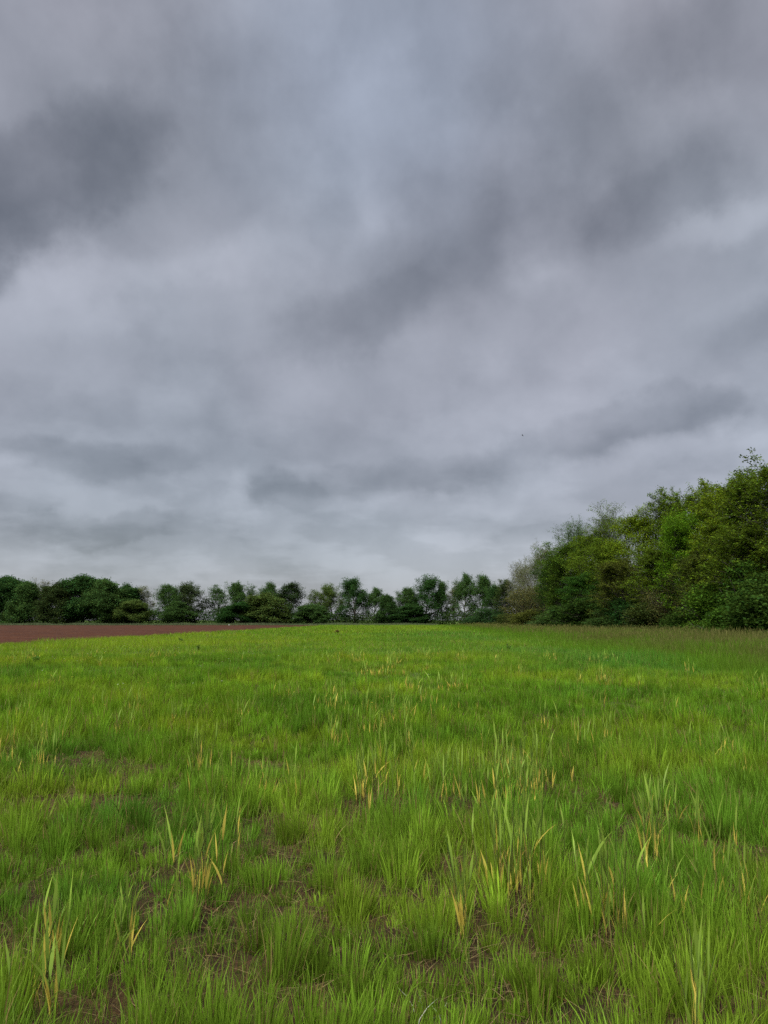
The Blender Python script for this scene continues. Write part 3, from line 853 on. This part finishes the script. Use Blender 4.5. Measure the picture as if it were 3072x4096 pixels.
for px0, top, hw, kind, col, d, lab in FAR:
    k = (px0 - CX) / FPX
    plant(kind, k * d, d, ((HORIZON - top) / FPX * d + CAM_H) * 1.11, hw / FPX * d * 1.15, col, lab, 'tree', 'tree', 'trees of the far treeline')

# low hedge and undergrowth: read as one mass
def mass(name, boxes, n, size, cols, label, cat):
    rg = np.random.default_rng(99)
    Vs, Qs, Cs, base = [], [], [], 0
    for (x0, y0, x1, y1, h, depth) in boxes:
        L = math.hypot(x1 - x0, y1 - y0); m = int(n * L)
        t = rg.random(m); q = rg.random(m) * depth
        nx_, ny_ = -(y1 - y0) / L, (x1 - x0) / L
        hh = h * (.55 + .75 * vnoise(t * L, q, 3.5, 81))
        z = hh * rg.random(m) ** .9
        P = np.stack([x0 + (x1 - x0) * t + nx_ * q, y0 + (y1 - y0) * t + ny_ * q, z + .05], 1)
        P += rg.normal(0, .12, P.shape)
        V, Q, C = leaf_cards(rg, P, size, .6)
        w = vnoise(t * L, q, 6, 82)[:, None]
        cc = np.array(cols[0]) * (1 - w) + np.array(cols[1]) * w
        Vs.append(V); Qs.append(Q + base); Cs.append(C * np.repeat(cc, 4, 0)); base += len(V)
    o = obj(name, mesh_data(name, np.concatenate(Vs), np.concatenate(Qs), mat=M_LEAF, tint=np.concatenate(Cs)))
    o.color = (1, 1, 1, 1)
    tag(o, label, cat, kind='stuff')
mass('hedge_undergrowth', [(-165, 229, -40, 228, 4.6, 8), (-40, 228, 32, 227, 3.6, 7)], 420, .40, ((.028, .068, .017), (.052, .092, .022)), 'low dark hedge growth filling the foot of the far treeline', 'undergrowth')
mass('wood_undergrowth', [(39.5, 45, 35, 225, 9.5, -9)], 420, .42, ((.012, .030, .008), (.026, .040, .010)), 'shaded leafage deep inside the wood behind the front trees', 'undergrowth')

# ------------------------------------------------------------------ white marker post by the far verge
gx0, gy0 = ground(923, 2501)
k = (923 - CX) / FPX; d0 = 216.0
V, Q = [], []
tube([(0, 0, 0), (0, 0, .36), (0, 0, .40)], [.05, .05, .035], 10, V, Q)
Vp = np.concatenate(V); Qp = np.concatenate(Q)
Vp = np.concatenate([Vp, [[0, 0, .42]]]); top_ring = np.arange(20, 30)
Tp = np.stack([top_ring, np.roll(top_ring, -1), np.full(10, 30)], 1)
tag(obj('marker_post', mesh_data('marker_post', Vp, Qp, Tp, plain_mat('white_plastic', (.75, .76, .72))), loc=(k * d0, d0, .02)), 'tiny white marker post at the far end of the ploughed field', 'post')

# ------------------------------------------------------------------ bird
def bird():
    dv = ray(2090, 1742); dv = dv / np.linalg.norm(dv); p = np.array([0, 0, CAM_H]) + dv * 150
    V, Q = [], []
    L = .34
    ts = np.linspace(0, 1, 9)
    prof = np.array([.004, .022, .034, .05, .055, .045, .03, .02, .03])
    tube([(0, L * (.5 - t), .01 * math.sin(t * 3)) for t in ts], prof, 8, V, Q)
    base = sum(len(v) for v in V)
    for s in (-1, 1):
        pr = [(0.03, .07, .02), (.16, .09, .10), (.30, .03, .08), (.40, -.05, .02)]
        ch = [.15, .13, .09, .01]
        ring = []
        for (x, y, z), c in zip(pr, ch):
            ring += [(s * x, y, z), (s * x, y - c * .5, z + .012), (s * x, y - c, z), (s * x, y - c * .5, z - .004)]
        base = sum(len(v) for v in V)
        V.append(np.array(ring))
        q = []
        for i in range(3):
            for j in range(4):
                q.append((base + i * 4 + j, base + i * 4 + (j + 1) % 4, base + (i + 1) * 4 + (j + 1) % 4, base + (i + 1) * 4 + j))
        Q.append(np.array(q))
    o = obj('bird', mesh_data('bird', np.concatenate(V), np.concatenate(Q), mat=plain_mat('dark_feathers', (.03, .03, .032)), smooth=True), loc=p)
    o.rotation_euler = (rad(6), rad(24), rad(62))
    tag(o, 'tiny dark bird flying high in the grey sky', 'bird')
bird()

# ------------------------------------------------------------------ sky
def build_world():
    w = bpy.data.worlds.new('World'); SC.world = w; w.use_nodes = True
    nt = w.node_tree; nt.nodes.clear()
    L = nt.links.new
    out = N(nt, 'ShaderNodeOutputWorld'); bg = N(nt, 'ShaderNodeBackground')
    tc = N(nt, 'ShaderNodeTexCoord'); D = tc.outputs['Generated']
    def M(op, a, b=None, c=None, clamp=False):
        n = N(nt, 'ShaderNodeMath', operation=op); n.use_clamp = clamp
        for k, v in enumerate((a, b, c)):
            if v is None: continue
            if isinstance(v, (int, float)): n.inputs[k].default_value = v
            else: L(v, n.inputs[k])
        return n.outputs[0]
    sp = N(nt, 'ShaderNodeSeparateXYZ'); L(D, sp.inputs[0])
    X, Y, Z = sp.outputs
    az = M('ARCTAN2', X, Y); el = M('ARCSINE', Z)
    ang = N(nt, 'ShaderNodeCombineXYZ'); L(az, ang.inputs[0]); L(el, ang.inputs[1])
    # cloud texture lies on the sky sphere and is squeezed towards the horizon, as a flat deck is
    zz = M('ADD', M('MAXIMUM', Z, 0.0), .26)
    lay = N(nt, 'ShaderNodeCombineXYZ'); L(X, lay.inputs[0]); L(Y, lay.inputs[1]); L(M('MULTIPLY', Z, M('DIVIDE', 1.3, M('POWER', zz, .45))), lay.inputs[2])
    zd = M('ADD', M('MAXIMUM', Z, 0.0), .22)
    deck = N(nt, 'ShaderNodeCombineXYZ'); L(M('DIVIDE', X, zd), deck.inputs[0]); L(M('DIVIDE', Y, zd), deck.inputs[1])
    def noise(vec, scale, detail, rough=.55, off=(0, 0, 0), dist=0.0):
        mp = N(nt, 'ShaderNodeMapping'); mp.inputs['Location'].default_value = off
        L(vec, mp.inputs['Vector'])
        n = N(nt, 'ShaderNodeTexNoise'); n.inputs['Scale'].default_value = scale; n.inputs['Detail'].default_value = detail
        n.inputs['Roughness'].default_value = rough; n.inputs['Distortion'].default_value = dist
        L(mp.outputs[0], n.inputs['Vector'])
        return n
    wn = noise(lay.outputs[0], 3.0, 3, .42)
    wn2 = noise(ang.outputs[0], 8.0, 7, .56, (3, 1, 0))
    def centred(n, amp):
        s = N(nt, 'ShaderNodeVectorMath', operation='SUBTRACT'); L(n.outputs['Color'], s.inputs[0]); s.inputs[1].default_value = (.5, .5, .5)
        m = N(nt, 'ShaderNodeVectorMath', operation='MULTIPLY'); L(s.outputs[0], m.inputs[0]); m.inputs[1].default_value = amp
        return m.outputs[0]
    wa = N(nt, 'ShaderNodeVectorMath', operation='ADD'); L(ang.outputs[0], wa.inputs[0]); L(centred(wn, (.07, .055, 0)), wa.inputs[1])
    wb = N(nt, 'ShaderNodeVectorMath', operation='ADD'); L(wa.outputs[0], wb.inputs[0]); L(centred(wn2, (.12, .10, 0)), wb.inputs[1])
    WV = wb.outputs[0]
    def azel(px, py):
        d = ray(px, py); d = d / np.linalg.norm(d)
        return np.array([math.atan2(d[0], d[1]), math.asin(d[2])])
    total = None
    S = 3072 / 1659.
    for (bx, by, sx, sy, rot, amp, *hard) in SKY:
        px, py = bx * S, by * S
        J = np.stack([(azel(px + 5, py) - azel(px - 5, py)) / 10, (azel(px, py + 5) - azel(px, py - 5)) / 10], 1)
        a = rad(-rot)
        R = np.array([[math.cos(a), -math.sin(a)], [math.sin(a), math.cos(a)]])
        U, sv, _ = np.linalg.svd(J @ R @ np.diag([sx * S, sy * S]))
        c = azel(px, py)
        mp = N(nt, 'ShaderNodeMapping', vector_type='TEXTURE')
        mp.inputs['Location'].default_value = (c[0], c[1], 0)
        mp.inputs['Rotation'].default_value = (0, 0, math.atan2(U[1, 0], U[0, 0]))
        mp.inputs['Scale'].default_value = (sv[0], sv[1], 1)
        L(WV, mp.inputs['Vector'])
        ln = N(nt, 'ShaderNodeVectorMath', operation='LENGTH'); L(mp.outputs[0], ln.inputs[0])
        mr = N(nt, 'ShaderNodeMapRange', interpolation_type='SMOOTHERSTEP')
        mr.inputs['From Min'].default_value = .70 if hard else 0; mr.inputs['From Max'].default_value = 1.25 if hard else 2.1
        mr.inputs['To Min'].default_value = amp; mr.inputs['To Max'].default_value = 0
        L(ln.outputs['Value'], mr.inputs['Value'])
        total = mr.outputs[0] if total is None else M('ADD', total, mr.outputs[0])
    # free texture of the layer
    n1 = noise(lay.outputs[0], 2.6, 6, .52, (5, 2, 0))
    n2 = noise(ang.outputs[0], 11.0, 6, .54, (1, 7, 0))
    tex = M('ADD', M('MULTIPLY', M('SUBTRACT', n1.outputs['Fac'], .5), .13), M('MULTIPLY', M('SUBTRACT', n2.outputs['Fac'], .5), .15))
    n3 = noise(lay.outputs[0], 4.6, 7, .5, (2, 3, 1))
    lump = N(nt, 'ShaderNodeMapRange', interpolation_type='SMOOTHSTEP'); lump.inputs['From Min'].default_value = .43; lump.inputs['From Max'].default_value = .57
    lump.inputs['To Min'].default_value = -.024; lump.inputs['To Max'].default_value = .022
    L(n3.outputs['Fac'], lump.inputs['Value'])
    n4 = noise(deck.outputs[0], 2.6, 7, .52, (4, 8, 0))
    low = N(nt, 'ShaderNodeMapRange', interpolation_type='SMOOTHSTEP'); low.inputs['From Min'].default_value = .08; low.inputs['From Max'].default_value = .42
    low.inputs['To Min'].default_value = .066; low.inputs['To Max'].default_value = 0
    L(Z, low.inputs['Value'])
    l4 = N(nt, 'ShaderNodeMapRange', interpolation_type='SMOOTHSTEP'); l4.inputs['From Min'].default_value = .42; l4.inputs['From Max'].default_value = .60
    l4.inputs['To Min'].default_value = -.5; l4.inputs['To Max'].default_value = .5
    L(n4.outputs['Fac'], l4.inputs['Value'])
    deckv = M('MULTIPLY', l4.outputs[0], low.outputs[0])
    val = M('ADD', M('ADD', M('ADD', M('ADD', total, tex), lump.outputs[0]), deckv), .338)
    val = M('MAXIMUM', val, .09)
    # extra brightness added overhead and behind the viewer, to light the grass
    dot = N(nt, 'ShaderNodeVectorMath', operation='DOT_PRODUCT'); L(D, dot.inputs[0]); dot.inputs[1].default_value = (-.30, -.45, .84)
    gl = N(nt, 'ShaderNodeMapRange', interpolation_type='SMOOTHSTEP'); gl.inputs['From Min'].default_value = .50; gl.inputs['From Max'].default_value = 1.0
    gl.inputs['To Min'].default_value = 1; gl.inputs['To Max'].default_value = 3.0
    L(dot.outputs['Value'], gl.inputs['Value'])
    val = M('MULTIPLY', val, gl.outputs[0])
    # colour of the cloud: bluish where thin, towards mauve where thick
    hue = noise(lay.outputs[0], 2.0, 3, .5, (9, 4, 0))
    hf = N(nt, 'ShaderNodeMapRange'); hf.inputs['From Min'].default_value = .35; hf.inputs['From Max'].default_value = .65
    L(hue.outputs['Fac'], hf.inputs['Value'])
    mx = N(nt, 'ShaderNodeMix', data_type='RGBA')
    mx.inputs['A'].default_value = (.945, 1, 1.125, 1); mx.inputs['B'].default_value = (1.0, 1, 1.13, 1)
    L(hf.outputs[0], mx.inputs['Factor'])
    ca = azel(830 * S, 150 * S)
    bmp = N(nt, 'ShaderNodeMapping', vector_type='TEXTURE'); bmp.inputs['Location'].default_value = (ca[0], ca[1], 0); bmp.inputs['Scale'].default_value = (.22, .16, 1)
    L(WV, bmp.inputs['Vector'])
    bl = N(nt, 'ShaderNodeVectorMath', operation='LENGTH'); L(bmp.outputs[0], bl.inputs[0])
    bf = N(nt, 'ShaderNodeMapRange', interpolation_type='SMOOTHERSTEP'); bf.inputs['From Max'].default_value = 2.0; bf.inputs['To Min'].default_value = .4; bf.inputs['To Max'].default_value = 0
    L(bl.outputs['Value'], bf.inputs['Value'])
    mb = N(nt, 'ShaderNodeMix', data_type='RGBA'); L(bf.outputs[0], mb.inputs['Factor']); L(mx.outputs['Result'], mb.inputs['A']); mb.inputs['B'].default_value = (.82, 1, 1.33, 1)
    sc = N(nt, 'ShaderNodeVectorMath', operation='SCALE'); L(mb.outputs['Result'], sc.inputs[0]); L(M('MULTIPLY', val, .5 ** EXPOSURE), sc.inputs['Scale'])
    sky = N(nt, 'ShaderNodeTexSky', sky_type='NISHITA'); sky.sun_disc = False
    sky.sun_elevation = SUN_EL; sky.sun_rotation = SUN_ROT
    # clear sky only glimmers through the cloud deck: Nishita at strength 0.1 under 95 % cover
    sk = N(nt, 'ShaderNodeVectorMath', operation='SCALE'); L(sky.outputs[0], sk.inputs[0]); sk.inputs['Scale'].default_value = .1
    cov = N(nt, 'ShaderNodeMix', data_type='RGBA'); cov.inputs['Factor'].default_value = .95
    L(sk.outputs[0], cov.inputs['A']); L(sc.outputs[0], cov.inputs['B'])
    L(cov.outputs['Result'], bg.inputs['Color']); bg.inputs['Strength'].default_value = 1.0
    L(bg.outputs[0], out.inputs['Surface'])
    w.cycles.sampling_method = 'MANUAL'; w.cycles.sample_map_resolution = 512

# cloud shapes: place on the photo (1659 px wide), half sizes, tilt (deg, rising to the right), brightness change
SKY = [
    (-20, 465, 480, 150, 24, -.070, 1), (-10, 480, 340, 125, 24, -.078), (200, 350, 340, 150, 18, -.045), (-40, 560, 130, 60, 30, -.07), (120, 120, 260, 170, 0, -.050),
    (300, 600, 300, 38, 8, .065), (90, 690, 140, 40, 0, .045),
    (755, 690, 190, 90, 12, -.032, 1), (770, 700, 180, 85, 8, -.050), (760, 800, 200, 40, 8, .025), (980, 560, 220, 80, 22, -.045), (1130, 500, 260, 85, 24, -.050), (1410, 420, 190, 76, 24, -.030, 1), (1420, 430, 190, 80, 22, -.032),
    (1600, 330, 150, 60, 18, -.03), (1280, 270, 320, 150, 15, -.065), (1600, 60, 220, 130, 0, -.085),
    (1570, 470, 110, 34, 14, .085), (1140, 595, 90, 34, 10, .045), (805, 450, 42, 50, 0, .05), (860, 170, 260, 190, 0, .030), (1460, 240, 80, 40, 20, .035),
    (1210, 740, 260, 80, 8, .040), (330, 770, 130, 40, 0, -.025), (1600, 720, 120, 40, 18, -.05), (1640, 640, 60, 26, 0, .03),
    (210, 985, 220, 56, -2, -.045, 1), (200, 990, 190, 44, -2, -.050), (440, 975, 150, 40, 0, -.045), (20, 1015, 50, 22, 0, .06), (110, 880, 120, 40, 0, -.02),
    (610, 1070, 100, 46, -8, -.045, 1), (620, 1075, 120, 40, -8, -.045), (860, 1035, 270, 50, 4, -.035, 1), (850, 1048, 240, 34, 2, -.045), (1110, 1030, 170, 42, 10, -.070), (1370, 925, 260, 58, 13, -.045, 1), (1380, 940, 230, 42, 13, -.050), (1560, 890, 75, 40, 5, -.055),
    (1300, 1030, 230, 30, 12, .055), (1650, 960, 60, 60, 0, .085), (1000, 940, 170, 36, 10, .03), (1500, 1000, 120, 24, 8, .03),
    (490, 1055, 26, 36, 0, .085), (490, 1120, 34, 34, 0, .06), (410, 1150, 40, 24, 30, .05),
    (260, 1148, 200, 40, 0, -.050, 1), (260, 1150, 190, 34, 0, -.050), (30, 1160, 90, 22, 0, -.03), (1070, 1135, 120, 20, 3, -.065), (560, 1155, 36, 22, 30, -.04), (800, 1095, 200, 22, 0, .03),
    (430, 1225, 90, 24, 10, .05), (510, 1245, 60, 22, 0, .06), (100, 1215, 100, 18, 0, .04), (190, 1250, 60, 14, 0, .08), (880, 1210, 300, 40, 0, .025), (650, 1255, 120, 20, 0, -.03), (1000, 1190, 120, 20, 5, .02),
]
SUN_EL = rad(57); SUN_DIR = Vector((-.30, -.45, .84)).normalized()
SUN_ROT = math.atan2(SUN_DIR.x, SUN_DIR.y)
build_world()

sun = bpy.data.lights.new('sun', 'SUN'); sun.energy = 1.5; sun.angle = rad(50); sun.color = (1, .97, .92)
so = bpy.data.objects.new('sun', sun); COL.objects.link(so)
so.rotation_euler = SUN_DIR.to_track_quat('Z', 'Y').to_euler()
so.location = SUN_DIR * 100

# ------------------------------------------------------------------ camera and output
cam = bpy.data.cameras.new('camera'); co = bpy.data.objects.new('camera', cam); COL.objects.link(co)
cam.sensor_fit = 'VERTICAL'; cam.sensor_height = 36; cam.sensor_width = 27; cam.lens = FPX / 4096 * 36
cam.clip_start = .05; cam.clip_end = 9000
co.location = (0, 0, CAM_H); co.rotation_euler = (math.pi / 2 + PITCH, 0, 0)
SC.camera = co
SC.view_settings.view_transform = 'Standard'; SC.view_settings.look = 'None'
SC.view_settings.exposure = EXPOSURE; SC.view_settings.gamma = 1
SC.render.resolution_x, SC.render.resolution_y = 768, 1024
cy = SC.cycles
cy.max_bounces = 5; cy.diffuse_bounces = 3; cy.glossy_bounces = 1; cy.transmission_bounces = 3; cy.transparent_max_bounces = 2
cy.sample_clamp_indirect = 4
cy.use_denoising = False
